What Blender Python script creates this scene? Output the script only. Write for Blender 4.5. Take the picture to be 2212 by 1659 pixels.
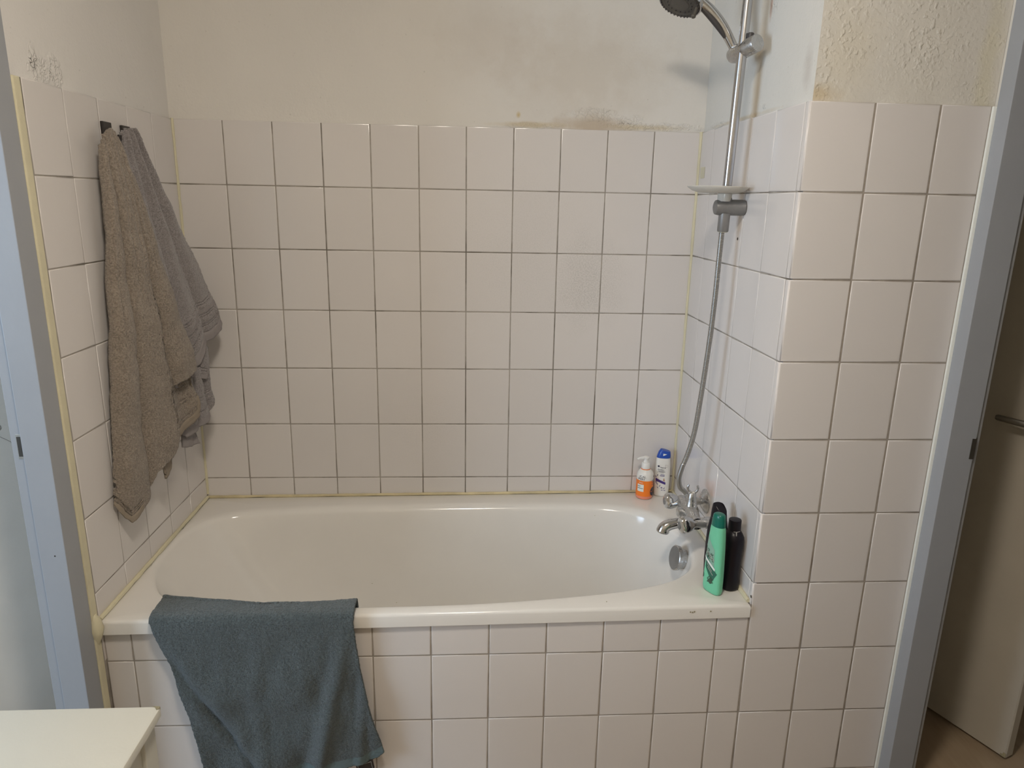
import bpy, math, random
from mathutils import Vector, Matrix
random.seed(4)
for o in list(bpy.data.objects): bpy.data.objects.remove(o)
S = bpy.context.scene
COL = S.collection
PI = math.pi

# ------------------------------------------------------------------ camera
cam = bpy.data.cameras.new('camera'); camo = bpy.data.objects.new('camera', cam); COL.objects.link(camo)
cam.sensor_width = 36; cam.lens = 1516.6/2212*36; cam.clip_start = .02
R = Matrix(((0.99814, -0.004094, -0.060879), (-0.0579, 0.251245, -0.96619), (0.019252, 0.967915, 0.250539)))
camo.matrix_world = Matrix.Translation((0.9303, -2.3853, 1.6126)) @ R.to_4x4()
S.camera = camo
# ------------------------------------------------------------------ light / exposure
S.view_settings.view_transform = 'Standard'; S.view_settings.look = 'None'
S.view_settings.gamma = 1; S.view_settings.use_curve_mapping = False
S.view_settings.exposure = 0.0
W = bpy.data.worlds.new('world'); S.world = W; W.use_nodes = True
W.node_tree.nodes['Background'].inputs[0].default_value = (.55, .7, 1, 1)
W.node_tree.nodes['Background'].inputs[1].default_value = .6
def area(name, loc, aim, sx, sy, power, color):
    l = bpy.data.lights.new(name, 'AREA'); l.shape = 'RECTANGLE'; l.size = sx; l.size_y = sy; l.energy = power; l.color = color
    o = bpy.data.objects.new(name, l); COL.objects.link(o); o.location = loc
    o.rotation_euler = (Vector(aim)-Vector(loc)).to_track_quat('-Z', 'Y').to_euler(); return o
# daylight entering the room on the left through its window
area('window_daylight', (-2.35, -2.35, 1.5), (0.6, -1.0, 1.1), 1.5, 1.3, 78, (.62, .79, 1))
LAMP_E = 104.0
LAMP_C = (1, .905, .785)

# ------------------------------------------------------------------ node helpers
def mat(name):
    m = bpy.data.materials.new(name); m.use_nodes = True
    return m, m.node_tree.nodes, m.node_tree.links, m.node_tree.nodes['Principled BSDF']
def pos(ns, ls):
    g = ns.new('ShaderNodeNewGeometry'); return g.outputs['Position']
def noise(ns, ls, src, scale, detail=3, rough=.55, stretch=None):
    if stretch:
        mp = ns.new('ShaderNodeVectorMath'); mp.operation = 'MULTIPLY'; ls.new(src, mp.inputs[0]); mp.inputs[1].default_value = stretch; src = mp.outputs[0]
    n = ns.new('ShaderNodeTexNoise'); n.inputs['Scale'].default_value = scale; n.inputs['Detail'].default_value = detail; n.inputs['Roughness'].default_value = rough
    ls.new(src, n.inputs['Vector']); return n.outputs['Fac']
def ramp(ns, ls, src, a, b, lo=0.0, hi=1.0):
    r = ns.new('ShaderNodeMapRange'); r.inputs[1].default_value = a; r.inputs[2].default_value = b
    r.inputs[3].default_value = lo; r.inputs[4].default_value = hi; ls.new(src, r.inputs[0]); return r.outputs[0]
def math_(ns, ls, op, a, b=None):
    m = ns.new('ShaderNodeMath'); m.operation = op
    for i, v in enumerate((a, b)):
        if v is None: continue
        if isinstance(v, (int, float)): m.inputs[i].default_value = v
        else: ls.new(v, m.inputs[i])
    return m.outputs[0]
def mix(ns, ls, f, c1, c2):
    m = ns.new('ShaderNodeMix'); m.data_type = 'RGBA'
    if isinstance(f, (int, float)): m.inputs[0].default_value = f
    else: ls.new(f, m.inputs[0])
    for i, c in ((6, c1), (7, c2)):
        if isinstance(c, tuple): m.inputs[i].default_value = (*c, 1)
        else: ls.new(c, m.inputs[i])
    return m.outputs[2]
def bump(ns, ls, bs, h, dist, strength=1.0, prev=None):
    b = ns.new('ShaderNodeBump'); b.inputs['Distance'].default_value = dist; b.inputs['Strength'].default_value = strength
    ls.new(h, b.inputs['Height'])
    if prev: ls.new(prev, b.inputs['Normal'])
    ls.new(b.outputs[0], bs.inputs['Normal']); return b.outputs[0]
def blob(ns, ls, p, c, r, n=None, amt=.5, hard=.35):
    """soft mask round point c with radii r (tuple), edge broken up by noise"""
    d = ns.new('ShaderNodeVectorMath'); d.operation = 'SUBTRACT'; ls.new(p, d.inputs[0]); d.inputs[1].default_value = c
    s = ns.new('ShaderNodeVectorMath'); s.operation = 'DIVIDE'; ls.new(d.outputs[0], s.inputs[0]); s.inputs[1].default_value = r
    l = ns.new('ShaderNodeVectorMath'); l.operation = 'LENGTH'; ls.new(s.outputs[0], l.inputs[0]); v = l.outputs[1]
    if n is not None: v = math_(ns, ls, 'ADD', v, math_(ns, ls, 'MULTIPLY', math_(ns, ls, 'SUBTRACT', n, .5), amt*2))
    return ramp(ns, ls, v, 1.0, 1.0-hard)
def simple(name, col, rough=.5, metal=0, spec=None, coat=0, trans=0, alpha=1, bumps=None, var=0):
    m, ns, ls, bs = mat(name)
    bs.inputs['Base Color'].default_value = (*col, 1); bs.inputs['Roughness'].default_value = rough; bs.inputs['Metallic'].default_value = metal
    if coat: bs.inputs['Coat Weight'].default_value = coat; bs.inputs['Coat Roughness'].default_value = .08
    if trans: bs.inputs['Transmission Weight'].default_value = trans
    p = pos(ns, ls)
    if bumps: bump(ns, ls, bs, noise(ns, ls, p, bumps[0], 3), bumps[1])
    n = noise(ns, ls, p, 9, 4)
    ls.new(mix(ns, ls, ramp(ns, ls, n, .3, .7), tuple(c*(1-var) for c in col), tuple(min(1, c*(1+var)) for c in col)), bs.inputs['Base Color'])
    return m
M = {}
# --- glazed tile: white, glossy, per-piece tone, faint grime where the photo shows it
def tile_mat(name, base, grime=None, rough=.16):
    m, ns, ls, bs = mat(name)
    oi = ns.new('ShaderNodeObjectInfo'); p = pos(ns, ls)
    r = ramp(ns, ls, oi.outputs['Random'], 0, 1, .0, 1.0)
    c = mix(ns, ls, r, tuple(v*.975 for v in base), tuple(min(1, v*1.02) for v in base))
    n = noise(ns, ls, p, 12, 5, .65)
    if grime:
        mk = None
        for (cc, rr, a) in grime:
            b = math_(ns, ls, 'MULTIPLY', blob(ns, ls, p, cc, rr, n, .6, .8), a)
            mk = b if mk is None else math_(ns, ls, 'MAXIMUM', mk, b)
        f = noise(ns, ls, p, 240, 4, .7)
        mk = math_(ns, ls, 'MULTIPLY', mk, ramp(ns, ls, f, .42, .62))
        c = mix(ns, ls, mk, c, (.42, .41, .38))
    ls.new(c, bs.inputs['Base Color'])
    fine = noise(ns, ls, p, 5, 3)
    ls.new(ramp(ns, ls, fine, .3, .7, rough*.85, rough*1.3), bs.inputs['Roughness'])
    bs.inputs['Specular IOR Level'].default_value = .5
    bump(ns, ls, bs, noise(ns, ls, p, 22, 2), .0005, .6)
    return m
M['tile'] = tile_mat('glazed_tile', (.70, .665, .64), [((1.33, 0, 1.36), (.16, .05, .20), .55), ((1.12, 0, 1.45), (.35, .05, .35), .16), ((.78, 0, .82), (.2, .05, .2), .12)])
def grout_mat(name, c1, c2, dark, lo, hi):
    m, ns, ls, bs = mat(name); p = pos(ns, ls)
    n = noise(ns, ls, p, 6, 4, .6); f = noise(ns, ls, p, 60, 3, .6)
    c = mix(ns, ls, ramp(ns, ls, f, .3, .7), c1, c2)
    c = mix(ns, ls, ramp(ns, ls, n, lo, hi), c, dark)
    ls.new(c, bs.inputs['Base Color']); bs.inputs['Roughness'].default_value = .9
    return m
M['grout'] = grout_mat('grout', (.40, .365, .32), (.33, .30, .26), (.14, .12, .095), .46, .66)
M['grout_front'] = grout_mat('grout_front', (.37, .33, .285), (.31, .275, .235), (.18, .15, .12), .55, .72)
def plaster_mat(name, base, fine, coarse=None, stains=(), flakes=(), cracks=()):
    m, ns, ls, bs = mat(name); p = pos(ns, ls)
    n = noise(ns, ls, p, 14, 5, .65); big = noise(ns, ls, p, 1.6, 3)
    c = mix(ns, ls, ramp(ns, ls, big, .3, .7), tuple(v*.96 for v in base), tuple(v*1.03 for v in base))
    speck = noise(ns, ls, p, 95, 2, .5)
    c = mix(ns, ls, ramp(ns, ls, speck, .70, .78, 0, 0 if coarse else .3), c, (.30, .28, .24))
    for cc, rr, col, a in stains:
        b = math_(ns, ls, 'MULTIPLY', blob(ns, ls, p, cc, rr, n, .55, .7), a)
        c = mix(ns, ls, b, c, col)
    h = noise(ns, ls, p, 160, 4, .6)
    prev = bump(ns, ls, bs, h, fine)
    prev = bump(ns, ls, bs, noise(ns, ls, p, 28, 3), .0016, 1, prev)
    if coarse:
        k = noise(ns, ls, p, 115, 1, .4); k = math_(ns, ls, 'MULTIPLY', ramp(ns, ls, k, .50, .95), ramp(ns, ls, noise(ns, ls, p, 9, 2), .38, .62, .25, 1))
        prev = bump(ns, ls, bs, k, coarse, 1, prev)
        k = noise(ns, ls, p, 20, 3, .5)
        prev = bump(ns, ls, bs, k, coarse*.4, 1, prev)
    for cc, rr in flakes:
        v = ns.new('ShaderNodeTexVoronoi'); v.feature = 'DISTANCE_TO_EDGE'; v.inputs['Scale'].default_value = 55
        wv = ns.new('ShaderNodeVectorMath'); wv.operation = 'ADD'; ls.new(p, wv.inputs[0])
        nn = ns.new('ShaderNodeTexNoise'); nn.inputs['Scale'].default_value = 30; ls.new(p, nn.inputs['Vector'])
        sc = ns.new('ShaderNodeVectorMath'); sc.operation = 'SCALE'; sc.inputs['Scale'].default_value = .05; ls.new(nn.outputs['Color'], sc.inputs[0]); ls.new(sc.outputs[0], wv.inputs[1])
        ls.new(wv.outputs[0], v.inputs['Vector'])
        mk = blob(ns, ls, p, cc, rr, n, .9, .25)
        hh = math_(ns, ls, 'MULTIPLY', math_(ns, ls, 'ADD', ramp(ns, ls, v.outputs[0], 0, .12), ramp(ns, ls, noise(ns, ls, p, 75, 2), .45, .55)), mk)
        prev = bump(ns, ls, bs, hh, .0014, .75, prev)
        ed = math_(ns, ls, 'MULTIPLY', ramp(ns, ls, v.outputs[0], .022, .0), mk)
        ed = math_(ns, ls, 'MULTIPLY', ed, ramp(ns, ls, noise(ns, ls, p, 40, 2), .5, .56))
        c = mix(ns, ls, math_(ns, ls, 'MULTIPLY', ed, .3), c, (.38, .33, .26))
    ls.new(c, bs.inputs['Base Color']); bs.inputs['Roughness'].default_value = .85
    return m
PB = (.74, .712, .665)
M['plaster'] = plaster_mat('plaster_back', PB, .0006, None,
    stains=[((1.33, 0, 1.858), (.17, .05, .035), (.50, .40, .29), .8), ((1.12, 0, 1.856), (.16, .05, .012), (.58, .48, .30), .7),
            ((1.50, 0, 1.856), (.15, .05, .012), (.58, .48, .30), .6), ((1.3, 0, 2.02), (.33, .1, .2), (.58, .52, .44), .45), ((1.0, 0, 2.1), (.2, .1, .15), (.60, .54, .47), .35),
            ((1.085, 0, 1.885), (.009, .03, .012), (.55, .42, .18), .8)],
    flakes=[((1.33, 0, 1.892), (.10, .03, .022)), ((1.12, 0, 1.853), (.12, .03, .010)), ((1.52, 0, 1.86), (.17, .03, .014)), ((1.44, 0, 1.88), (.06, .03, .018))])
M['plaster_left'] = plaster_mat('plaster_left', (.76, .735, .70), .0006, None,
    flakes=[((0, -.665, 1.875), (.03, .06, .03)), ((0, -.69, 1.90), (.03, .02, .03)), ((0, -.61, 1.885), (.03, .035, .045))])
M['plaster_right'] = plaster_mat('plaster_right', (.69, .675, .63), .0008, None,
    stains=[((1.69, -.40, 1.9), (.03, .028, .5), (.60, .50, .36), .55), ((1.69, -.70, 1.93), (.03, .03, .07), (.50, .46, .42), .5),
            ((1.69, -.45, 2.11), (.03, .012, .045), (.42, .24, .16), .8), ((1.69, -.3, 1.853), (.03, .3, .008), (.55, .44, .28), .6)],
    flakes=[((1.69, -.47, 2.12), (.03, .035, .035)), ((1.69, -.47, 1.868), (.03, .018, .008)), ((1.69, -.40, 1.853), (.03, .04, .008)), ((1.69, -.12, 1.855), (.03, .1, .01))])
M['plaster_front'] = plaster_mat('plaster_front', (.64, .61, .55), .0005, .0022,
    stains=[((1.71, -.75, 1.86), (.06, .05, .03), (.52, .42, .27), .8), ((1.76, -.75, 1.95), (.09, .05, .14), (.62, .565, .45), .45), ((2.09, -.75, 1.9), (.03, .05, .3), (.62, .57, .40), .5)])
M['wall_paint'] = plaster_mat('wall_paint', (.66, .63, .57), .0008)
M['ceiling'] = simple('ceiling_paint', (.75, .73, .69), .9, bumps=(60, .0008))
M['enamel'] = simple('bath_enamel', (.77, .745, .70), .14, var=.012)
M['silicone'] = simple('yellowed_silicone', (.66, .61, .43), .45, bumps=(90, .001), var=.08)
M['silicone_grimy'] = simple('grimy_silicone', (.58, .50, .31), .5, bumps=(90, .001), var=.25)
M['silicone_white'] = simple('white_silicone', (.82, .84, .80), .4, bumps=(90, .0006))
M['frame'] = simple('painted_steel_frame', (.33, .345, .37), .38, bumps=(120, .0002), var=.02)
M['slot'] = simple('slot_dark', (.035, .03, .022), .6)
M['steel'] = simple('brushed_steel', (.52, .50, .46), .38, 1)
M['chrome'] = simple('chrome', (.60, .60, .60), .11, 1, var=.04)
def worn_chrome():
    m, ns, ls, bs = mat('limescaled_chrome'); p = pos(ns, ls)
    n = noise(ns, ls, p, 45, 5, .7)
    ls.new(mix(ns, ls, ramp(ns, ls, n, .4, .65), (.56, .56, .56), (.44, .43, .41)), bs.inputs['Base Color'])
    ls.new(ramp(ns, ls, n, .4, .62, 1, .75), bs.inputs['Metallic'])
    ls.new(ramp(ns, ls, n, .35, .65, .16, .42), bs.inputs['Roughness'])
    return m
M['chrome_worn'] = worn_chrome()
M['chrome_pole'] = simple('rail_chrome', (.50, .50, .51), .2, 1, var=.12)
M['hose'] = simple('hose_metal', (.42, .41, .39), .34, .9)
M['grey_plastic'] = simple('grey_plastic', (.21, .205, .20), .4, .35, bumps=(200, .0002), var=.25)
M['dark_plastic'] = simple('dark_grey_plastic', (.045, .04, .038), .45)
M['nozzle_face'] = simple('shower_face', (.085, .075, .06), .5, bumps=(220, .0008), var=.35)
M['black'] = simple('black_metal', (.018, .014, .013), .4)
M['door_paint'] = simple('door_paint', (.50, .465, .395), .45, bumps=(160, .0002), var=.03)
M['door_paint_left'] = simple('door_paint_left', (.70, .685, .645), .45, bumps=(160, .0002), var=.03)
M['cabinet'] = simple('cream_lacquer', (.64, .63, .56), .4, bumps=(150, .0002), var=.015)
M['chip'] = simple('chipped_edge', (.33, .29, .18), .8, bumps=(300, .001), var=.3)
M['white_plastic'] = simple('white_plastic', (.80, .79, .76), .3)
M['cream_plastic'] = simple('ivory_bottle', (.80, .78, .73), .3)
M['blue_cap'] = simple('blue_cap', (.015, .075, .42), .3)
M['orange'] = simple('orange_label', (.93, .22, .02), .3, var=.02)
M['liquid'] = simple('pink_liquid', (.80, .27, .17), .15, var=.04)
M['green'] = simple('mint_bottle', (.17, .58, .36), .35, var=.01)
M['green_label'] = simple('label_grey_green', (.24, .42, .33), .3, var=.12)
M['green_dark'] = simple('label_dark_green', (.02, .13, .085), .35)
M['teal_cap'] = simple('dark_green_cap', (.004, .14, .10), .28)
M['ink_green'] = simple('pine_print', (.035, .07, .045), .4, var=.5)
M['ink'] = simple('ink_dark', (.02, .018, .05), .4)
M['ink_purple'] = simple('ink_purple', (.06, .03, .20), .4)
M['ink_grey'] = simple('ink_grey', (.42, .40, .36), .4)
M['ink_tan'] = simple('ink_tan', (.48, .25, .12), .4)
M['ink_white'] = simple('ink_white', (.78, .82, .78), .4)
M['black_bottle'] = simple('black_bottle', (.008, .006, .010), .36)
M['black_bottle'].node_tree.nodes['Principled BSDF'].inputs['Specular IOR Level'].default_value = .25
M['black_panel'] = simple('bottle_label_grey', (.060, .055, .06), .3, var=.4)
M['limescale'] = simple('limescale', (.35, .34, .33), .8)
M['tape'] = simple('yellowed_tape', (.62, .58, .43), .5)
def frosted():
    m, ns, ls, bs = mat('frosted_plastic')
    bs.inputs['Base Color'].default_value = (.80, .77, .70, 1); bs.inputs['Roughness'].default_value = .45
    bs.inputs['Transmission Weight'].default_value = .3; bs.inputs['IOR'].default_value = 1.25
    bump(ns, ls, bs, noise(ns, ls, pos(ns, ls), 120, 3), .0005); return m
M['frosted'] = frosted()
def floor_mat():
    m, ns, ls, bs = mat('wood_floor'); p = pos(ns, ls)
    n = noise(ns, ls, p, 6, 5, .6, (9, 1, 1)); g = noise(ns, ls, p, 3, 3)
    c = mix(ns, ls, ramp(ns, ls, n, .3, .7), (.30, .22, .14), (.40, .31, .21))
    ls.new(mix(ns, ls, ramp(ns, ls, g, .3, .7), c, (.34, .26, .18)), bs.inputs['Base Color']); bs.inputs['Roughness'].default_value = .4
    return m
M['wood'] = floor_mat()
def terry(name, c1, c2, scale=230, dist=.004, stretch=None, band=None):
    m, ns, ls, bs = mat(name); p = pos(ns, ls)
    f = noise(ns, ls, p, scale, 3, .7, stretch); g = noise(ns, ls, p, 18, 3)
    h = noise(ns, ls, p, scale*2.3, 2, .6, stretch)
    c = mix(ns, ls, ramp(ns, ls, f, .36, .64), tuple(v*.62 for v in c1), c2)
    c = mix(ns, ls, ramp(ns, ls, g, .35, .65, 0, .35), c, c1)
    ls.new(c, bs.inputs['Base Color']); bs.inputs['Roughness'].default_value = .95
    bs.inputs['Sheen Weight'].default_value = .35; bs.inputs['Sheen Roughness'].default_value = .6
    bs.inputs['Specular IOR Level'].default_value = .15
    b = bump(ns, ls, bs, f, dist); bump(ns, ls, bs, h, dist*.4, 1, b); return m
M['terry_brown'] = terry('terry_taupe', (.29, .235, .185), (.41, .34, .27), 230, .005)
M['terry_grey'] = terry('terry_grey', (.25, .225, .22), (.35, .32, .315), 300, .002)
M['terry_teal'] = terry('terry_slate', (.056, .080, .084), (.118, .155, .163), 250, .006)
M['hem_brown'] = simple('hem_taupe', (.27, .225, .175), .9, bumps=(500, .0006))
M['hem_grey'] = simple('hem_grey', (.27, .245, .24), .9, bumps=(500, .0006))
M['hem_teal'] = simple('hem_slate', (.10, .14, .145), .9, bumps=(500, .0006))
m, ns, ls, bs = mat('lamp_glass'); bs.inputs['Emission Color'].default_value = (*LAMP_C, 1); bs.inputs['Emission Strength'].default_value = LAMP_E; M['lamp'] = m

# ------------------------------------------------------------------ mesh helpers
class MB:
    def __init__(s): s.v = []; s.f = []; s.m = []; s.sm = []; s.mi = 0
    def add(s, vs, fs, smooth=False):
        b = len(s.v); s.v += [tuple(v) for v in vs]
        for f in fs: s.f.append([b+i for i in f]); s.m.append(s.mi); s.sm.append(smooth)
        return s
    def box(s, x0, y0, z0, x1, y1, z1, ch=0):
        x0, x1 = sorted((x0, x1)); y0, y1 = sorted((y0, y1)); z0, z1 = sorted((z0, z1))
        if not ch:
            vs = [(x, y, z) for x in (x0, x1) for y in (y0, y1) for z in (z0, z1)]
            return s.add(vs, [(0, 1, 3, 2), (4, 6, 7, 5), (0, 4, 5, 1), (2, 3, 7, 6), (0, 2, 6, 4), (1, 5, 7, 3)])
        import bmesh
        bm = bmesh.new(); bmesh.ops.create_cube(bm, size=1)
        for v in bm.verts: v.co = ((x0+x1)/2+v.co.x*(x1-x0), (y0+y1)/2+v.co.y*(y1-y0), (z0+z1)/2+v.co.z*(z1-z0))
        bmesh.ops.bevel(bm, geom=bm.edges[:], offset=ch, segments=2, profile=.6, affect='EDGES')
        bm.verts.index_update(); vs = [v.co[:] for v in bm.verts]; fs = [[v.index for v in f.verts] for f in bm.faces]; bm.free()
        return s.add(vs, fs, False)
    def rings(s, rings, closed=True, cap0=True, cap1=True, smooth=True):
        n = len(rings[0]); vs = [p for r in rings for p in r]; fs = []
        for i in range(len(rings)-1):
            for j in range(n if closed else n-1):
                k = (j+1) % n; fs.append((i*n+j, i*n+k, (i+1)*n+k, (i+1)*n+j))
        if cap0: fs.append(tuple(range(n))[::-1])
        if cap1: fs.append(tuple((len(rings)-1)*n+i for i in range(n)))
        return s.add(vs, fs, smooth)
    def tube(s, pts, rad, n=16, cap=True, ell=None, up=None):
        pts = [Vector(p) for p in pts]; rings = []
        t0 = (pts[1]-pts[0]).normalized(); a = Vector(up) if up else (Vector((0, 0, 1)) if abs(t0.z) < .9 else Vector((0, 1, 0)))
        a = (a-t0*a.dot(t0)).normalized()
        for i, p in enumerate(pts):
            t = ((pts[min(i+1, len(pts)-1)]-pts[max(i-1, 0)])).normalized(); a = (a-t*a.dot(t)).normalized(); b = t.cross(a)
            r = rad[i] if isinstance(rad, (list, tuple)) else rad; e = ell if ell else (1, 1)
            rings.append([p+a*math.cos(2*PI*k/n)*r*e[0]+b*math.sin(2*PI*k/n)*r*e[1] for k in range(n)])
        return s.rings(rings, True, cap, cap)
    def lathe(s, base, axis, prof, n=32):
        """prof: list of (distance along axis, radius)"""
        base = Vector(base); ax = Vector(axis).normalized(); a = ax.orthogonal().normalized(); b = ax.cross(a)
        return s.rings([[base+ax*d+(a*math.cos(2*PI*k/n)+b*math.sin(2*PI*k/n))*max(r, 1e-5) for k in range(n)] for d, r in prof], True, True, True)
    def grid(s, P, smooth=True):
        n, k = len(P), len(P[0]); vs = [p for r in P for p in r]
        return s.add(vs, [(i*k+j, i*k+j+1, (i+1)*k+j+1, (i+1)*k+j) for i in range(n-1) for j in range(k-1)], smooth)
def worldloc(o):
    l = Vector((0, 0, 0))
    while o: l = l+Vector(o.location); o = o.parent
    return l
def obj(name, mb, mats, parent=None, kind=None, auto=True):
    me = bpy.data.meshes.new(name); off = worldloc(parent)
    me.from_pydata([tuple(Vector(v)-off) for v in mb.v], [], mb.f)
    for m in (mats if isinstance(mats, (list, tuple)) else [mats]): me.materials.append(M[m])
    me.polygons.foreach_set('material_index', mb.m); me.polygons.foreach_set('use_smooth', mb.sm)
    me.validate(); me.update()
    import bmesh
    bm = bmesh.new(); bm.from_mesh(me); bmesh.ops.recalc_face_normals(bm, faces=bm.faces); 
    for e in bm.edges:
        if len(e.link_faces) == 2 and e.calc_face_angle(0) > .62: e.smooth = False
    bm.to_mesh(me); bm.free()
    o = bpy.data.objects.new(name, me); COL.objects.link(o)
    if parent: o.parent = parent
    if kind: o['kind'] = kind
    return o
def thing(name, label, cat, loc, group=None):
    o = bpy.data.objects.new(name, None); COL.objects.link(o); o.location = loc; o.empty_display_size = .05
    tag(o, label, cat, group); return o
def tag(o, label, cat, group=None):
    o['label'] = label; o['category'] = cat
    if group: o['group'] = group
    return o
def solid(o, t, offset=-1):
    md = o.modifiers.new('solid', 'SOLIDIFY'); md.thickness = t; md.offset = offset; return o

# ------------------------------------------------------------------ dimensions
X1 = 1.6856; D = -.7536; XP = 2.112; ZT = 1.846; VP = .20079; P = .153; G = .0011
ZL = [1.85-VP*k for k in range(1, 10)]          # horizontal joints below the top row
CEIL = 2.55; YB = -3.0
# ------------------------------------------------------------------ structure
wall_back = obj('wall_back', MB().box(-.13, .011, 0, X1+.15, .10, CEIL), 'plaster', kind='structure')
mb = MB().box(-.10, -.79, 0, -.011, .011, CEIL)
wall_left = obj('wall_left', mb, 'plaster_left', kind='structure')
DT = 2.33
mb = MB().box(-.10, YB, 0, -.0, -1.78, CEIL).box(-.10, -1.78, DT, 0, -.79, CEIL)
obj('wall_left_front', mb, 'wall_paint', kind='structure')
wall_right = obj('wall_right', MB().box(X1+.011, D+.0118, 0, X1+.10, .0105, CEIL), 'plaster_right', kind='structure')
wall_front = obj('wall_front', MB().box(X1+.0112, D+.011, 0, 2.124, D+.04, CEIL), 'plaster_front', kind='structure')
mb = MB().box(2.125, YB, 0, 2.205, -1.66, CEIL).box(2.125, -1.66, DT, 2.205, D, CEIL).box(2.125, D+.0, 0, 2.205, 1.2, CEIL)
obj('wall_right_front', mb, 'wall_paint', kind='structure')
obj('wall_rear', MB().box(-.1, YB-.1, 0, 2.205, YB, CEIL), 'wall_paint', kind='structure')
# neighbouring rooms seen through the two doorways
mb = MB().box(3.1, YB, 0, 3.2, 1.3, CEIL).box(2.205, 1.2, 0, 3.1, 1.3, CEIL).box(2.205, YB-.1, 0, 3.2, YB, CEIL)
obj('wall_hall', mb, 'wall_paint', kind='structure')
mb = MB().box(-2.7, -4.1, 0, -2.6, .6, CEIL).box(-2.6, .5, 0, -.1, .6, CEIL).box(-2.6, -4.1, 0, -.1, -4.0, CEIL).box(-.1, -4.0, 0, 0, YB, CEIL).box(-.13, .1, 0, -.10, .5, CEIL)
obj('wall_bedroom', mb, 'wall_paint', kind='structure')
obj('ceiling', MB().box(-2.7, -4.1, CEIL, 3.2, 1.3, CEIL+.08), 'ceiling', kind='structure')
obj('floor', MB().box(-2.7, -4.1, -.06, 3.2, 1.3, 0), 'wood', kind='structure')

# grout beds, a hair behind the tile faces
E_ = .0004
obj('grout', MB().box(-.0, G, .5, X1, .0108, ZT-.002), 'grout', wall_back)
obj('grout', MB().box(-.0108, -.772, 0, -G, .0105, ZT-.002), 'grout', wall_left)
obj('grout', MB().box(X1+G, D+.010, .5, X1+.0105, -.0, ZT-.002), 'grout', wall_right)
obj('grout', MB().box(X1+.010, D+G, 0, XP, D+.0112, ZT-.002).box(0, D+G, 0, X1+.012, D+.0112, .545), 'grout_front', wall_front)

tile_cache = {}
def tile_mesh(w, h, t=.0085):
    k = (round(w, 4), round(h, 4))
    if k in tile_cache: return tile_cache[k]
    def ring(ins, dz): return [(ins, ins, dz), (w-ins, ins, dz), (w-ins, h-ins, dz), (ins, h-ins, dz)]
    b = MB(); rs = [ring(0, -t), ring(0, -.0011), ring(.0005, -.00035), ring(.0013, 0), ring(.004, 0)]
    b.rings(rs, True, False, True, True)
    me = bpy.data.meshes.new('tile'); me.from_pydata(b.v, [], b.f); me.materials.append(M['tile'])
    me.polygons.foreach_set('use_smooth', [True]*(len(b.f)-1)+[False])
    import bmesh
    bm = bmesh.new(); bm.from_mesh(me); bmesh.ops.recalc_face_normals(bm, faces=bm.faces)
    bm.faces.ensure_lookup_table()
    if bm.faces[-1].normal.z < 0: bmesh.ops.reverse_faces(bm, faces=bm.faces)
    bm.to_mesh(me); bm.free(); me.update()
    tile_cache[k] = me; return me
def place_tile(parent, plane, u0, u1, z0, z1, gu=.0016, gz=.0016):
    """plane 'B' faces -y at y=v ; 'L' faces +x ; 'R' faces -x. (u = horizontal coordinate)"""
    w = u1-u0-2*gu; h = z1-z0-2*gz
    if w < .012 or h < .012: return
    o = bpy.data.objects.new('tile', tile_mesh(w, h)); COL.objects.link(o); o.parent = parent
    j = [random.uniform(-1, 1) for _ in range(3)]
    dz = .00025*j[2]
    kind, v = plane
    if kind == 'B': X, N, loc = Vector((1, 0, 0)), Vector((0, -1, 0)), Vector((u0+gu, v-dz, z0+gz))
    elif kind == 'L': X, N, loc = Vector((0, 1, 0)), Vector((1, 0, 0)), Vector((v+dz, u0+gu, z0+gz))
    else: X, N, loc = Vector((0, -1, 0)), Vector((-1, 0, 0)), Vector((v-dz, u1-gu, z0+gz))
    Z = Vector((0, 0, 1))
    m = Matrix((X, Z, N)).transposed().to_4x4()
    tilt = Matrix.Rotation(.0022*j[0], 4, X) @ Matrix.Rotation(.0022*j[1], 4, Z)
    o.matrix_local = Matrix.Translation(loc) @ tilt @ m
def rows(zb): return [(ZL[0], ZT)]+[(max(ZL[k+1], zb), ZL[k]) for k in range(8) if ZL[k] > zb+.01]+([(zb, ZL[8])] if zb < ZL[8] else [])
def cols(a, b, step, start):
    e = [a]; k = start
    while k < b-.002:
        if k > a+.002: e.append(k)
        k += step
    e.append(b); return list(zip(e[:-1], e[1:]))
for z0, z1 in rows(.572):
    for a, b in cols(-.002, X1, P, P): place_tile(wall_back, ('B', 0), a, b, z0, z1, .0017, .0016)
    for a, b in cols(D, -.001, P, .0305-P*6): place_tile(wall_right, ('R', X1), a, b, z0, z1, .0011, .0016)
for z0, z1 in rows(0):
    if z1 < .45: continue
    for a, b in cols(-.770, -.001, P, .0034-P*5+.0001): place_tile(wall_left, ('L', 0), a, b, max(z0, .45), z1, .0012, .0016)
for z0, z1 in rows(0):
    for a, b in cols(X1+.0005, XP, P, X1+P): place_tile(wall_front, ('B', D), a, b, z0, z1, .0023, .0018)
for z0, z1 in ((ZL[6], .545), (ZL[7], ZL[6]), (ZL[8], ZL[7]), (0, ZL[8])):
    for a, b in cols(0, X1-.0005, P, .6797-4*P): place_tile(wall_front, ('B', D), a, b, z0, z1, .0017, .0016)

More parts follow.
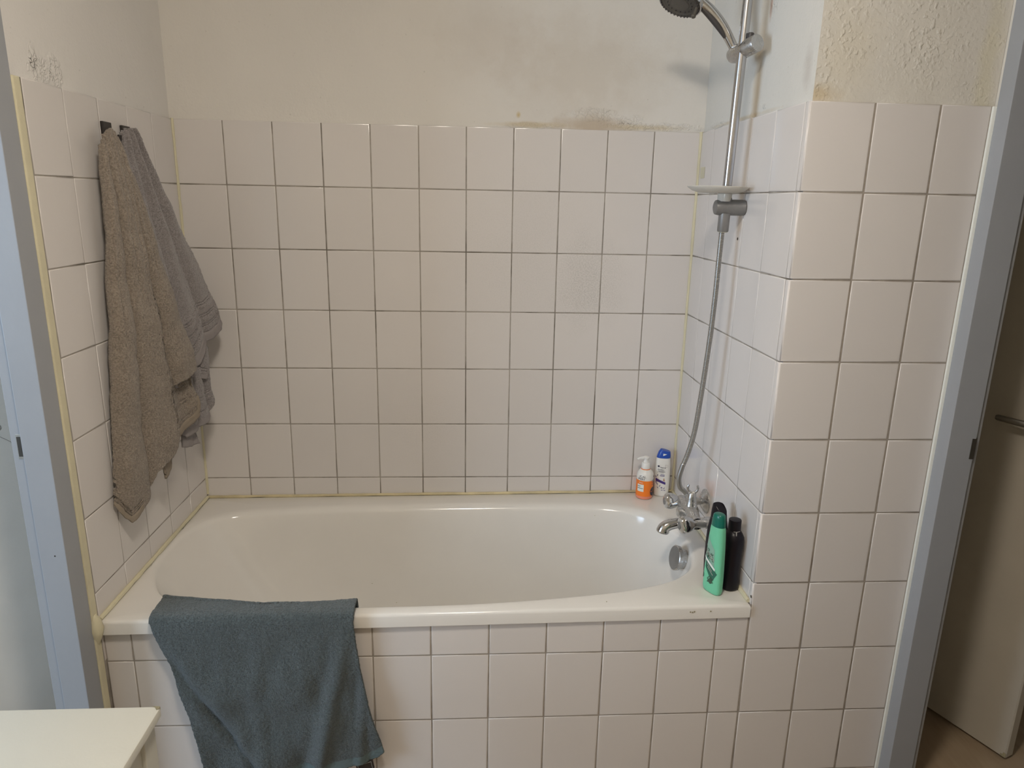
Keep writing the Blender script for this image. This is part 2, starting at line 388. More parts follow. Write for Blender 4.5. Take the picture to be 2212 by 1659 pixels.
# silicone beads
def bead(name, mb, m, parent): return obj(name, mb, m, parent)
def wob(p0, p1, r, n=40, jit=.0006):
    p0, p1 = Vector(p0), Vector(p1)
    return [p0.lerp(p1, i/n)+Vector([random.uniform(-jit, jit) for _ in range(3)]) for i in range(n+1)], [r*random.uniform(.85, 1.15) for _ in range(n+1)]
def beads(specs):
    b = MB()
    for p0, p1, r in specs:
        pts, rr = wob(p0, p1, r, max(10, int((Vector(p1)-Vector(p0)).length/.03))); b.tube(pts, rr, 8)
    return b
obj('sealant', beads([((.0015, -.0015, .585), (.0015, -.0015, ZT), .0050), ((X1-.0015, -.0015, .58), (X1-.0015, -.0015, ZT), .0056)]), 'silicone', wall_back)
mb = MB(); mb.box(-.004, -.7945, 0, .0035, -.7698, ZT-.002, .003)
pts = [(0, -.783, .60), (0.002, -.783, .585), (.003, -.783, .56), (.002, -.783, .54), (0, -.782, .515)]
mb.tube(pts, [.006, .013, .017, .013, .004], 12)
obj('sealant', mb, 'silicone', wall_left)
obj('sealant', MB().box(XP-.0005, D-.0035, 0, XP+.0125, D+.004, ZT-.002, .0025), 'silicone_white', wall_front)
obj('tape_patch', MB().box(X1-.0012, -.062, 1.700, X1-.0002, -.022, 1.735, .0003), 'tape', wall_right)
obj('screw_hole', MB().lathe((X1-.0008, -.404, 1.525), (-1, 0, 0), [(0, .004), (.0004, .0036)], 12), 'slot', wall_right)
mb = MB()
for q in ((1.685, -.7505, .603), (1.684, -.7508, .607)): mb.lathe(q, (0, -1, 0), [(0, .0016), (.0035, .001)], 8)
obj('dark_speck', mb, 'slot', wall_right)

# door frames (steel profiles): far jamb of each doorway, head and near jamb
def jamb_left():
    b = MB(); b.box(-.0586, -.855, 0, 0.0, -.7945, DT, .0015); b.box(-.085, -.846, 0, -.0575, -.7945, DT, .0012)
    return b
fl = obj('trim_1', jamb_left(), 'frame', kind='structure')
obj('strike_plate', MB().box(-.0735, -.8475, 1.036, -.0585, -.8455, 1.094, .0004), 'steel', fl)
obj('latch_slot', MB().box(-.071, -.849, 1.042, -.0605, -.8470, 1.088), 'slot', fl)
obj('paint_chip', MB().lathe((-.0245, -.8552, .80), (0, -1, 0), [(0, .002), (.0002, .0018)], 7), 'slot', fl)
mb = MB().box(-.085, -1.78, 0, 0, -1.715, DT, .0015).box(-.085, -1.715, DT-.06, 0, -.855, DT, .0015)
obj('trim_2', mb, 'frame', kind='structure')
mb = MB().box(2.1195, -.8007, 0, 2.1895, D-.003, DT, .0015).box(2.185, -.7925, 0, 2.2045, D-.0, DT, .0012)
fr = obj('trim_3', mb, 'frame', kind='structure')
obj('latch_slot', MB().box(2.179, -.8025, 1.013, 2.1900, -.8000, 1.066).box(2.1895, -.794, 1.013, 2.196, -.792, 1.066), 'slot', fr)
mb = MB().box(2.1195, -1.72, 0, 2.2045, -1.66, DT, .0015).box(2.1195, -1.66, DT-.06, 2.2045, -.8007, DT, .0015)
obj('trim_4', mb, 'frame', kind='structure')

# door leaves in the neighbouring rooms
def leaf(name, hinge, direction, width, z0, z1, m, side, hz, kindlab):
    h = Vector((*hinge, 0)); d = Vector((*direction, 0)).normalized(); n = Vector((-d.y, d.x, 0))*side   # n points to the camera side
    def pt(s, t, z): return h+d*s-n*t+Vector((0, 0, z))
    b = MB(); t = .04; r = .004
    prof = [(0, r), (r, 0), (width-r, 0), (width, r), (width, t-r), (width-r, t), (r, t), (0, t-r)]
    b.rings([[pt(s, q, z) for s, q in prof] for z in (z0, z1)], True, True, True, False)
    o = obj(name, b, m, kind='structure')
    b = MB(); s0 = width-.065; a = pt(s0, -.048, hz); e = pt(s0-.125, -.050, hz+.0)
    b.lathe(pt(s0, 0, hz), n, [(0, .009), (.05, .009)], 16)
    b.tube([a+d*.008, a, a.lerp(e, .5), e-d*-.006, e], [.007, .010, .0095, .009, .006], 14, ell=(1, .7))
    b.rings([[pt(s0+i*.02, -.004*k, hz+j) for i, j in ((-1, -.11), (1, -.11), (1, .05), (-1, .05))] for k in (0, 1)], True, True, True, False)
    obj('door_handle', b, 'steel', o)
    return o, pt
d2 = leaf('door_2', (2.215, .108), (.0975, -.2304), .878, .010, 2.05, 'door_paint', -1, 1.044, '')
o_, pt = d2
b = MB()
b.rings([[pt(.862+i, -.0008*k, j) for i, j in ((0, .010), (.0155, .010), (.0155, .024), (.008, .026), (.006, .018), (0, .017))] for k in (-.5, 1)], True, True, True, False)
obj('chipped_corner', b, 'chip', o_)
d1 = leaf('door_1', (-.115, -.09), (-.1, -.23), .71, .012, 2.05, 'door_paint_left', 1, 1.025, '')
b = MB(); o_, pt = d1
for s0, z0, s1, z1 in ((.56, 1.16, .50, 1.10), (.50, .99, .44, .93), (.44, .93, .42, .89)):
    a, e = pt(s0, -.0004, z0), pt(s1, -.0004, z1); b.tube([a, a.lerp(e, .5)+Vector((0, 0, .004)), e], .0006, 5)
obj('scratch', b, 'grey_plastic', o_)

# ------------------------------------------------------------------ ceiling lamp (out of frame, it throws the shadows)
LX, LY = .88, -1.82
lamp = thing('ceiling_lamp', 'round white ceiling lamp in the middle of the bathroom ceiling', 'lamp', (LX, LY, CEIL))
obj('lamp_base', MB().lathe((LX, LY, CEIL), (0, 0, -1), [(0, .15), (.015, .155), (.02, .15)], 40), 'white_plastic', lamp)
obj('lamp_shade', MB().lathe((LX, LY, CEIL-.02), (0, 0, -1), [(0, .145), (.02, .143), (.04, .125), (.055, .09), (.065, .045), (.067, .001)], 40), 'lamp', lamp)

# ------------------------------------------------------------------ bathtub
tub = thing('bathtub', 'white enamel built-in bathtub behind a tiled front panel', 'bathtub', (X1/2, -.38, .578))
def catmull(pts, n, closed=True):
    out = []; N = len(pts)
    for i in range(N if closed else N-1):
        p = [Vector(pts[(i+k-1) % N] if closed else pts[min(max(i+k-1, 0), N-1)]) for k in range(4)]
        for j in range(n):
            t = j/n; out.append(.5*((2*p[1])+(p[2]-p[0])*t+(2*p[0]-5*p[1]+4*p[2]-p[3])*t*t+(3*p[1]-p[0]-3*p[2]+p[3])*t**3))
    if not closed: out.append(Vector(pts[-1]))
    return out
inner = [(.177, -.137), (.353, -.116), (.60, -.108), (.85, -.107), (1.09, -.109), (1.25, -.115), (1.42, -.134), (1.535, -.188), (1.588, -.286),
         (1.611, -.40), (1.600, -.50), (1.560, -.578), (1.475, -.636), (1.296, -.682), (.978, -.716), (.648, -.722), (.40, -.715), (.22, -.700), (.115, -.650), (.058, -.565),
         (.030, -.46), (.028, -.352), (.052, -.235), (.10, -.172)]
IN = catmull([(*p, 0) for p in inner], 8)
cx, cy = .86, -.41
bott = [(.52, -.24), (.62, -.205), (.76, -.20), (.9, -.20), (1.09, -.20), (1.2, -.20), (1.34, -.205), (1.43, -.24), (1.465, -.31),
        (1.475, -.40), (1.468, -.50), (1.43, -.575), (1.36, -.605), (1.24, -.615), (.978, -.62), (.80, -.62), (.70, -.615), (.58, -.595), (.50, -.555), (.46, -.50),
        (.445, -.44), (.445, -.37), (.46, -.30), (.485, -.265)]
BO = catmull([(*p, 0) for p in bott], 8)
def rimz(x): return .571+.014*x/X1
x0, x1, y0, y1 = .0015, X1-.0015, -.768, -.0015
def yf(x): return -.770+.010*x/X1
OUT = []
for p in IN:
    d = p-Vector((cx, cy, 0)); t = 1e9
    if d.x > 0: t = min(t, (x1-cx)/d.x)
    if d.x < 0: t = min(t, (x0-cx)/d.x)
    if d.y > 0: t = min(t, (y1-cy)/d.y)
    if d.y < 0: t = min(t, (y0-cy)/d.y)
    q = Vector((cx, cy, 0))+d*t
    OUT.append(q)
for c in ((x0, y0), (x1, y0), (x1, y1), (x0, y1)):
    i = min(range(len(OUT)), key=lambda k: (OUT[k]-Vector((*c, 0))).length); OUT[i] = Vector((*c, 0))
for q in OUT:
    if abs(q.y-y0) < 1e-5: q.y = yf(q.x)
def ins(L, r):
    """shift outline L towards the tub centre box by r in both axes"""
    o = []
    for q in L:
        x = min(max(q.x, x0+r), x1-r); y = min(max(q.y, yf(q.x)+r), y1-r); o.append(Vector((x, y, 0)))
    return o
NV = [None]*len(IN)
for i in range(len(IN)):
    t = (IN[(i+1) % len(IN)]-IN[i-1]).normalized(); nn = Vector((-t.y, t.x, 0))
    if nn.dot(Vector((cx, cy, 0))-IN[i]) < 0: nn = -nn
    NV[i] = nn
def lev(L, dz): return [Vector((q.x, q.y, rimz(q.x)+dz)) for q in L]
rings = [lev(ins(OUT, .012), -.036), lev(OUT, -.038), lev(OUT, -.009)]
for a in (30, 60, 90): rings.append(lev(ins(OUT, .009*(1-math.cos(math.radians(a)))), -.009*(1-math.sin(math.radians(a)))))
# flat rim falls very slightly to the rolled inner edge; the roll is broad at the back, tight at the front
def rad(p): return .012+.016*max(0, min(1, (p.y+.60)/.3))
rings.append(lev([IN[i]-NV[i]*(rad(IN[i])*1.3) for i in range(len(IN))], -.0005))
for a in (15, 30, 45, 60, 75):
    s_, c_ = math.sin(math.radians(a)), 1-math.cos(math.radians(a))
    rings.append(lev([IN[i]-NV[i]*rad(IN[i])*(1-s_) for i in range(len(IN))], 0))
    rings[-1] = [Vector((q.x, q.y, q.z-.0005-rad(IN[i])*c_)) for i, q in enumerate(rings[-1])]
for k in range(1, 15):
    t = k/14; w = t*.90 if t < .8 else .72+.28*math.sin((t-.8)/.2*PI/2); zz = -.03-.385*(1-(1-t)**1.7) if t < 1 else -.415
    w = .04+.96*(t**1.15 if t < .7 else t**1.15)
    rings.append([Vector((IN[i].x*(1-w)+BO[i].x*w, IN[i].y*(1-w)+BO[i].y*w, rimz(IN[i].x)*(1-t)+.578*t-.026-.39*math.sin(t*PI/2)**1.0)) for i in range(len(IN))])
mb = MB(); mb.rings(rings, True, False, False)
n = len(IN); last = rings[-1]; c = sum(last, Vector())/n
mb.add([*last, c+Vector((0, 0, -.002))], [(i, (i+1) % n, n) for i in range(n)], True)
# under-side skin so the rim is solid seen from below
shell = obj('basin', mb, 'enamel', tub)
# overflow cap
ov = Vector((1.592, -.432, .545)); on = Vector((-.97, -.08, .20)).normalized()
ovo = obj('overflow_cap', MB().lathe(ov-on*.010, on, [(0, .030), (.010, .031), (.018, .034), (.0185, .038), (.030, .039), (.0315, .0375)], 40), 'chrome_worn', tub)
obj('cap_disc', MB().lathe(ov+on*.0214, on, [(0, .0365), (.0006, .036)], 36), 'grey_plastic', ovo)
# sealant between bath and walls
obj('sealant', beads([((.003, -.0035, .574), (X1-.003, -.0035, .589), .0052)]), 'silicone_grimy', tub)
obj('sealant', beads([((.0035, -.01, .576), (.004, -.765, .576), .0062)]), 'silicone', tub)
obj('sealant', beads([((X1-.0035, -.01, .589), (X1-.004, -.745, .588), .0055)]), 'silicone', tub)
mb = MB()
for q in ((1.52, -.7612, .567), (1.526, -.7612, .566), (1.531, -.7612, .568), (1.575, -.7607, .568)): mb.lathe(q, (0, -1, 0), [(0, .0022), (.0012, .0018)], 7)
for q in ((1.30, -.73, .5822), (1.36, -.20, .5832), (.62, -.33, .412), (.70, -.36, .36)):
    mb.lathe(q, (0, 0, 1), [(0, .0015), (.0008, .001)], 7)
obj('chip_mark', mb, 'chip', tub, kind='stuff')

# ------------------------------------------------------------------ towel hooks on the left wall
def hook(y, label):
    t = thing('towel_hook', label, 'hook', (0.0005, y, 1.76), 'black hooks on the left wall')
    obj('back_plate', MB().box(.0005, y-.022, 1.728, .0085, y+.022, 1.791, .002), 'black', t)
    b = MB()
    b.tube([(.005, y, 1.748), (.018, y, 1.742), (.028, y, 1.743), (.034, y, 1.750), (.036, y, 1.760)], [.006, .006, .006, .006, .005], 12)
    obj('hook_arm', b, 'black', t)
hook(-.433, 'black adhesive hook holding the taupe towel, the nearer of the two')
hook(-.330, 'black adhesive hook holding the grey towel, next to the wall corner')

# ------------------------------------------------------------------ hanging towels
A0 = Vector((.05, -.50, 0)); DD = Vector((.282, .959, 0)); NN = Vector((.959, -.282, 0))
def resample(L, n):
    L = [Vector((*p, 0)) for p in L]; d = [0]
    for a, b in zip(L[:-1], L[1:]): d.append(d[-1]+(b-a).length)
    out = []
    for i in range(n):
        s = d[-1]*i/(n-1); k = 0
        while k < len(d)-2 and d[k+1] < s: k += 1
        t = (s-d[k])/max(d[k+1]-d[k], 1e-9); out.append(L[k].lerp(L[k+1], t))
    return out
def uresample(L, us, n):
    """L points with parameters us -> n evenly spaced in u"""
    out = []
    for i in range(n):
        u = i/(n-1); k = 0
        while k < len(us)-2 and us[k+1] < u: k += 1
        t = (u-us[k])/(us[k+1]-us[k]); out.append(Vector((*L[k], 0)).lerp(Vector((*L[k+1], 0)), min(max(t, 0), 1)))
    return out
from mathutils import noise as mn
def wn(x, y, z, s): return mn.noise(Vector((x*s, y*s, z*s)))
def sheet(mb, T, Bt, nu, nv, off, fold, us=None, bow=0., fuzz=.0007, mi=(0, 1), hem=None):
    T = resample(T, nu); B = uresample(Bt, us, nu) if us else resample(Bt, nu)
    Pn = []
    for i in range(nu):
        u = i/(nu-1); row = []
        for j in range(nv):
            v = j/(nv-1); q = T[i].lerp(B[i], v); s = q.x+bow*math.sin(PI*v)*(1-2*u if bow else 0); z = q.y
            h = fold(u, v)+off
            p = A0+DD*s+NN*h+Vector((0, 0, z))
            p += NN*(wn(p.x, p.y, p.z, 9)*.010*min(1, v*2)+wn(p.x+5, p.y, p.z, 26)*.003)+DD*wn(p.x, p.y+3, p.z, 12)*.003*v
            p += Vector((wn(p.x, p.y, p.z, 170), wn(p.x+9, p.y, p.z, 170), wn(p.x, p.y+7, p.z, 170)))*fuzz*2
            if p.x < .010: p.x = .010
            row.append(p)
        Pn.append(row)
    k0 = len(mb.f); mb.mi = mi[0]; mb.grid(Pn)
    if hem:
        for i in range(nu-1):
            for j in range(nv-1):
                if hem((i+.5)/(nu-1), (j+.5)/(nv-1)): mb.m[k0+i*(nv-1)+j] = mi[1]
def hump(u, cuts):
    for a, b in zip(cuts[:-1], cuts[1:]):
        if a <= u <= b: return abs(math.sin(PI*(u-a)/(b-a)))**.55
    return 0
def fold_brown(u, v):
    top = min(1, v*3)
    h = .030*(hump(u, [0, .25+.0*v, .70, 1.0]))*(.45+.55*min(1, v*1.6))
    h += .010*hump(u, [0, .10, .25, .40, .53, .70, .82, 1.])*(max(0, 1-v*1.7))
    h += .006*math.sin(u*19+v*5)*max(0, .7-v)
    h += -.010*(1-top)**2
    return h*(.25+.75*min(1, v*7))-.010*max(0, abs(u-.5)*2-.6)*(1-min(1, v*5))-.006*(u > .97)
bB = [(-0.138, 0.828), (-0.133, 0.809), (-0.124, 0.786), (-0.109, 0.765), (-0.086, 0.773), (-0.034, 0.801), (-0.006, 0.834), (0.01, 0.863), (0.045, 0.877), (0.074, 0.887), (0.092, 0.909), (0.102, 0.948), (0.107, 0.996), (0.11, 1.064), (0.113, 1.085), (0.136, 1.095), (0.169, 1.101), (0.205, 1.109), (0.237, 1.125)]
uB = [0, .03, .06, .10, .14, .21, .27, .32, .40, .46, .51, .56, .61, .67, .70, .77, .85, .93, 1]
tb = thing('bath_towel', 'taupe terry towel hanging from the nearer black hook', 'towel', (.05, -.45, 1.77))
mb = MB()
def stripes(v, c=(.955,), w=.006): return -sum(.004*math.exp(-((v-a)/w)**2) for a in c)
sheet(mb, [(-0.026, 1.728), (-0.021, 1.748), (-0.011, 1.764), (0.003, 1.771), (0.016, 1.766), (0.026, 1.750), (0.031, 1.730)], bB, 120, 300, -.014,
      lambda u, v: fold_brown(u, v)+(stripes(v, (.966, .974, .982), .002) if u < .16 else 0), uB, .008, hem=lambda u, v: u < .17 and v > .984)
# inner layer of the same towel showing its woven bands
sheet(mb, [(0.085, 1.16), (0.192, 1.14)], [(0.043, 0.876), (0.043, 0.828), (0.065, 0.832), (0.088, 0.845), (0.111, 0.89), (0.163, 0.927), (0.208, 0.947), (0.226, 0.965), (0.227, 1.018), (0.197, 1.09)], 60, 80, -.012,
      lambda u, v: .010*math.sin(u*7+1)+.004*math.sin(u*20)+stripes(v, (.35, .40, .60, .65, .84, .89), .012), mi=(0, 1), hem=lambda u, v: v > .90)
o = obj('terry_cloth', mb, ['terry_brown', 'hem_brown'], tb); solid(o, .006)

tg = thing('bath_towel', 'grey terry towel hanging behind the taupe one, nearest the corner', 'towel', (.05, -.34, 1.77))
mb = MB()
sheet(mb, [(0.070, 1.768), (0.092, 1.779), (0.113, 1.782), (0.129, 1.779)], [(0.089, 1.067), (0.207, 1.065), (0.28, 1.113), (0.305, 1.145), (0.324, 1.168), (0.356, 1.179), (0.394, 1.198), (0.401, 1.216), (0.403, 1.233)], 90, 240, -.038,
      lambda u, v: .018*hump(u, [0, .42, .70, 1])*(.4+.6*v)+.005*math.sin(u*23+v*4)*(1-v*.6)+stripes(v, (.80, .812, .86, .872, .91, .922, .955), .0035)-.004*max(0, 1-v*4)**2,
      [0, .28, .46, .56, .66, .76, .88, .94, 1], -.006, mi=(0, 1), hem=lambda u, v: v > .955 or .835 < v < .848)
sheet(mb, [(0.19, 1.20), (0.26, 1.19), (0.332, 1.154)], [(0.206, 1.091), (0.256, 1.076), (0.311, 1.055), (0.325, 1.073)], 40, 40, -.036, lambda u, v: .008*math.sin(u*9)+stripes(v, (.7, .78), .02), mi=(0, 1), hem=lambda u, v: v > .86)
sheet(mb, [(0.20, 1.14), (0.339, 1.077)], [(0.174, 0.921), (0.202, 0.897), (0.246, 0.902), (0.302, 0.915), (0.324, 0.935), (0.346, 0.961), (0.358, 0.996)], 60, 60, -.050, lambda u, v: .014*hump(u, [0, .45, .75, 1])+stripes(v, (.55, .60, .78), .012), mi=(0, 1), hem=lambda u, v: v > .90 and u < .7)
sheet(mb, [(0.200, 0.965), (0.263, 0.915)], [(0.204, 0.863), (0.241, 0.853), (0.28, 0.852)], 24, 24, -.058, lambda u, v: .006*math.sin(u*6), mi=(0, 1), hem=lambda u, v: v > .7)
o = obj('terry_cloth', mb, ['terry_grey', 'hem_grey'], tg); solid(o, .005)

# ------------------------------------------------------------------ slate towel over the bath edge
ts = thing('bath_towel', 'slate grey towel draped over the front edge of the bathtub', 'towel', (.40, -.77, .59))
def pl(z, L):
    for (za, xa), (zb, xb) in zip(L[:-1], L[1:]):
        if za >= z >= zb: return xa+(xb-xa)*(za-z)/(za-zb)
    return L[0][1] if z > L[0][0] else L[-1][1]
LL = [(.60, .134), (.577, .137), (.555, .142), (.517, .153), (.435, .176), (.338, .198), (.252, .214), (.164, .227), (.05, .246)]
RR = [(.60, .640), (.574, .638), (.52, .642), (.424, .653), (.31, .673), (.237, .689), (.171, .707), (.05, .75)]
def zbot(x): return pl(-x, [(-.05, .03), (-.25, .065), (-.45, .095), (-.593, .122), (-.655, .136), (-.683, .147), (-.707, .171), (-.8, .22)]) if False else None
ZB = [(.20, .066), (.30, .081), (.45, .104), (.593, .129), (.655, .143), (.683, .154), (.707, .174)]
def zb_(x):
    for (a, za), (b, zb) in zip(ZB[:-1], ZB[1:]):
        if a <= x <= b: return za+(zb-za)*(x-a)/(b-a)
    return ZB[0][1] if x < ZB[0][0] else ZB[-1][1]
nu, nv = 190, 260; G_ = []
for i in range(nu):
    u = i/(nu-1); row = []
    yi = -.690-.042*min(1, u*1.9)**.8+.010*max(0, u-.8)/.2; xb = .245+(.707-.245)*u
    for j in range(nv):
        v = j/(nv-1)
        if v < .13:                       # inside the basin, coming up
            t = v/.13; x = pl(.6, LL)*(1-u)+pl(.6, RR)*u+(.02*(1-u) if u < .5 else 0); y = yi+.012*(1-t); z = .47+.112*t; nrm = Vector((0, 1, .2))
        elif v < .17:
            a = (v-.13)/.04*PI/2; x = pl(.6, LL)*(1-u)+pl(.6, RR)*u+.02*(1-u)*(1-(v-.13)/.04)*(u < .5); y = yi-.009*math.sin(a)-0*.004; z = .582+.010*math.sin(a); nrm = Vector((0, .5, .8))
        elif v < .27:
            t = (v-.17)/.10; x = pl(.6, LL)*(1-u)+pl(.6, RR)*u; y = (yi-.009)*(1-t)-.768*t; z = .592-.002*t+rimz(x)-.577; nrm = Vector((0, 0, 1))
        elif v < .31:
            a = (v-.27)/.04*PI/2; x = pl(.6, LL)*(1-u)+pl(.6, RR)*u; y = -.768-.013*math.sin(a); z = .590-.015*(1-math.cos(a))+rimz(x)-.577; nrm = Vector((0, -.7, .7))
        else:
            t = (v-.31)/.69; z0_ = .575; zb = zb_(xb); z = z0_+(zb-z0_)*t; x = pl(z, LL)*(1-u)+pl(z, RR)*u; y = -.781; nrm = Vector((0, -1, 0))
        p = Vector((x, y, z)); w = max(0, min(1, (v-.30)*3))
        # folds: diagonal crease rising from lower left, ridge at the right edge, soft vertical waves lower down
        cr = (x-.165)-(.55-z)*.55
        h = .010*math.exp(-((cr)/.035)**2)-.010*math.exp(-((cr+.035)/.016)**2)
        rg = (x-.612)+(.50-z)*.22
        h += .012*math.exp(-(rg/.018)**2)-.006*math.exp(-((rg+.04)/.02)**2)
        rg2 = (x-.655)+(.36-z)*.06
        h += .008*math.exp(-(rg2/.014)**2)
        h += .007*math.sin(x*34+z*6)*max(0, .48-z)*2.6+.010*wn(x, 0, z, 7)+.009*wn(x*2.2, 3, z*.8, 11)
        p += nrm*(.0055+h*w+.002*wn(x, y, z, 14))
        if v > .3: p.y = min(p.y, -.776 if z > .53 else -.764)
        p += Vector((wn(p.x, p.y, p.z, 180), wn(p.x+9, p.y, p.z, 180), wn(p.x, p.y+7, p.z, 180)))*.0012
        row.append(p)
    G_.append(row)
mb = MB(); mb.grid(G_)
for i in range(nu-1):
    for j in range(nv-1):
        if (j+.5)/(nv-1) > .962: mb.m[i*(nv-1)+j] = 1
o = obj('terry_cloth', mb, ['terry_teal', 'hem_teal'], ts); solid(o, .005)
for vv in (.945, .955):
    j = int(vv*(nv-1)); pts = [G_[i][j]+Vector((0, -.0012, 0)) for i in range(0, nu, 3)]; obj('hem_seam', MB().tube(pts, .0011, 6), 'ink_green', ts)
mb = MB()
def tagpt(a, b_): return Vector((.628+.046*a+.004*b_, -.785+.004*b_, .131+.018*a-.032*b_))
mb.rings([[tagpt(a, b_)+Vector((0, k, 0)) for a, b_ in ((0, 0), (1, 0), (1, 1), (0, 1))] for k in (0, .0012)], True, True, True, False)
o = obj('care_label', mb, 'black', ts)
mb = MB()
q = [(.1, .2), (.88, .2), (.88, .95), (.1, .95)]
for (a, b_), (c_, d_) in zip(q, q[1:]+q[:1]): mb.tube([tagpt(a, b_)+Vector((0, -.0004, 0)), tagpt(c_, d_)+Vector((0, -.0004, 0))], .00035, 5)
obj('label_border', mb, 'ink_white', o)

# ------------------------------------------------------------------ shower rail set
RX = 1.63
def ry(z): return -.430-.053*(z-1.57)
rail = thing('shower_rail', 'chrome shower rail on the right tub wall with a slider', 'shower rail', (RX, -.43, 1.6))
pts = [(RX, ry(z), z) for z in (1.545, 1.7, 1.9, 2.1, 2.35)]
obj('pole', MB().tube(pts, .0125, 28), 'chrome_pole', rail)
obj('pole_sleeve', MB().lathe((RX, ry(1.60), 1.545), (0, -.05, 1), [(0, .0145), (.002, .0155), (.05, .0155), (.05, .0135)], 28), 'grey_plastic', rail)
obj('sleeve_lip', MB().lathe((RX, ry(1.60), 1.5435), (0, -.05, 1), [(0, .0125), (.003, .0135)], 28), 'tape', rail)
for z, m_ in ((1.61, 'grey_plastic'), (2.30, 'chrome_worn')):
    b = MB(); b.lathe((1.600, ry(z), z), (1, 0, 0), [(0, .012), (.003, .019), (.010, .0208), (.016, .0215), (.076, .0215), (.082, .021), (.0855, .018)], 32)
    b.lathe((RX, ry(z), z+.014), (0, 0, 1), [(0, .0175), (.010, .0170), (.012, .0165)], 28)
    obj('wall_bracket', b, m_, rail)
sa, sb = Vector((1.619, -.400, 1.997)), Vector((1.652, -.492, 2.014)); sd = (sb-sa)
sl = obj('slider', MB().lathe(sa, sd, [(0, .006), (.002, .014), (.006, .0185), (.012, .0205), (.034, .0215), (.100, .0215), (.1015, .0205), (.102, .012)], 36), 'chrome_worn', rail)
obj('release_button', MB().lathe((1.642, -.470, 2.028), (0, 0, 1), [(0, .008), (.008, .009), (.012, .0085), (.014, .006)], 18), 'dark_plastic', sl)

# soap dish disc round the rail
dish = thing('soap_dish', 'round frosted plastic soap dish fixed on the shower rail', 'soap dish', (1.603, -.44, 1.65))
C_ = (1.603, ry(1.655)-.005, 1.648)
obj('dish', MB().lathe(C_, (.012, 0, 1), [(0, .012), (0, .050), (.005, .068), (.013, .0800), (.0155, .0815), (.0165, .0805), (.013, .077), (.006, .064), (.0025, .050), (.0025, .012)], 64), 'frosted', dish)
b = MB(); b.lathe((RX-.004, ry(1.64), 1.626), (0, 0, 1), [(0, .0175), (.004, .0185), (.021, .0195), (.022, .015)], 32)
obj('clamp_collar', b, 'frosted', dish)

# handset
hs = thing('hand_shower', 'chrome hand shower resting in the rail slider', 'shower head', (1.62, -.41, 2.02))
hp = catmull([(1.622, -.410, 2.018), (1.603, -.409, 2.047), (1.586, -.408, 2.070), (1.566, -.407, 2.091), (1.544, -.406, 2.110), (1.520, -.405, 2.126), (1.500, -.404, 2.137)], 8, False)
L = len(hp)
obj('handle', MB().tube(hp, [.0115+.0035*math.sin(i/(L-1)*PI*.8)+.002*(i/(L-1))**3 for i in range(L)], 24, ell=(1, 1)), 'chrome', hs)
g0, g1 = int(L*.18), int(L*.78)
obj('grip_pad', MB().tube([hp[i]+Vector((-.0072, -.0055, -.0072)) for i in range(g0, g1)], [.0095*math.sin((i-g0+1)/(g1-g0+1)*PI)**.35 for i in range(g0, g1)], 16, ell=(.9, .9)), 'dark_plastic', hs)
obj('neck_ring', MB().lathe(hp[0]-(hp[1]-hp[0]).normalized()*.006, (hp[1]-hp[0]), [(0, .0105), (.006, .0105)], 24), 'dark_plastic', hs)
obj('holder_cone', MB().lathe((1.634, -.412, 1.998), Vector((1.603, -.409, 2.047))-Vector((1.634, -.412, 1.998)), [(0, .013), (.016, .0145), (.020, .0135)], 24), 'chrome_worn', sl)
hn = Vector((-.364, -.199, -.91)).normalized(); hc = Vector((1.474, -.400, 2.1236))
obj('head', MB().lathe(hc+hn*.004, -hn, [(0, .0575), (.004, .0595), (.010, .059), (.020, .050), (.028, .034), (.033, .016), (.034, .002)], 48), 'chrome', hs)
b = MB(); b.lathe(hc, hn, [(0, .0555), (.005, .0545), (.006, .042), (.0045, .040), (.0045, .026), (.006, .024), (.006, .002)], 48)
obj('spray_face', b, 'nozzle_face', hs)
na = hn.orthogonal().normalized(); nb = hn.cross(na); b = MB()
for k in range(34):
    a = 2*PI*k/34; q = hc+hn*.003+(na*math.cos(a)+nb*math.sin(a))*.0505; b.lathe(q, hn, [(0, .0022), (.006, .0017), (.0066, .0008)], 8)
for k in range(16):
    a = 2*PI*k/16; q = hc+hn*.004+(na*math.cos(a)+nb*math.sin(a))*.033; b.lathe(q, hn, [(0, .0016), (.004, .0012)], 8)
obj('nozzle', b, 'dark_plastic', hs, kind='stuff')
q = Vector((1.508, -.430, 2.105)); b = MB(); b.tube([q, Vector((1.505, -.431, 2.094)), Vector((1.502, -.432, 2.086))], [.004, .0045, .0062], 12)
b.lathe(Vector((1.502, -.432, 2.088)), (-.2, 0, -1), [(0, .004), (.002, .0065), (.006, .0065), (.009, .003)], 16)
obj('spray_lever', b, 'nozzle_face', hs)

# hose
hose = thing('shower_hose', 'ribbed metal hose hanging from the rail down to the tap', 'hose', (1.62, -.42, 1.2))
hpts = catmull([(1.6285, -.430, 1.60), (1.6285, -.430, 1.545), (1.6275, -.430, 1.469), (1.6265, -.430, 1.365), (1.624, -.427, 1.258), (1.620, -.423, 1.16), (1.615, -.418, 1.061), (1.608, -.412, .958), (1.595, -.407, .885), (1.582, -.403, .838), (1.575, -.402, .800), (1.5805, -.403, .773), (1.594, -.406, .760), (1.6045, -.410, .748)], 60, False)
ds = [0]
for a, b_ in zip(hpts[:-1], hpts[1:]): ds.append(ds[-1]+(b_-a).length)
tot = ds[-1]; N = int(tot/.00125); out = []; k = 0
for i in range(N+1):
    s = tot*i/N
    while k < len(ds)-2 and ds[k+1] < s: k += 1
    out.append(hpts[k].lerp(hpts[k+1], (s-ds[k])/max(1e-9, ds[k+1]-ds[k])))
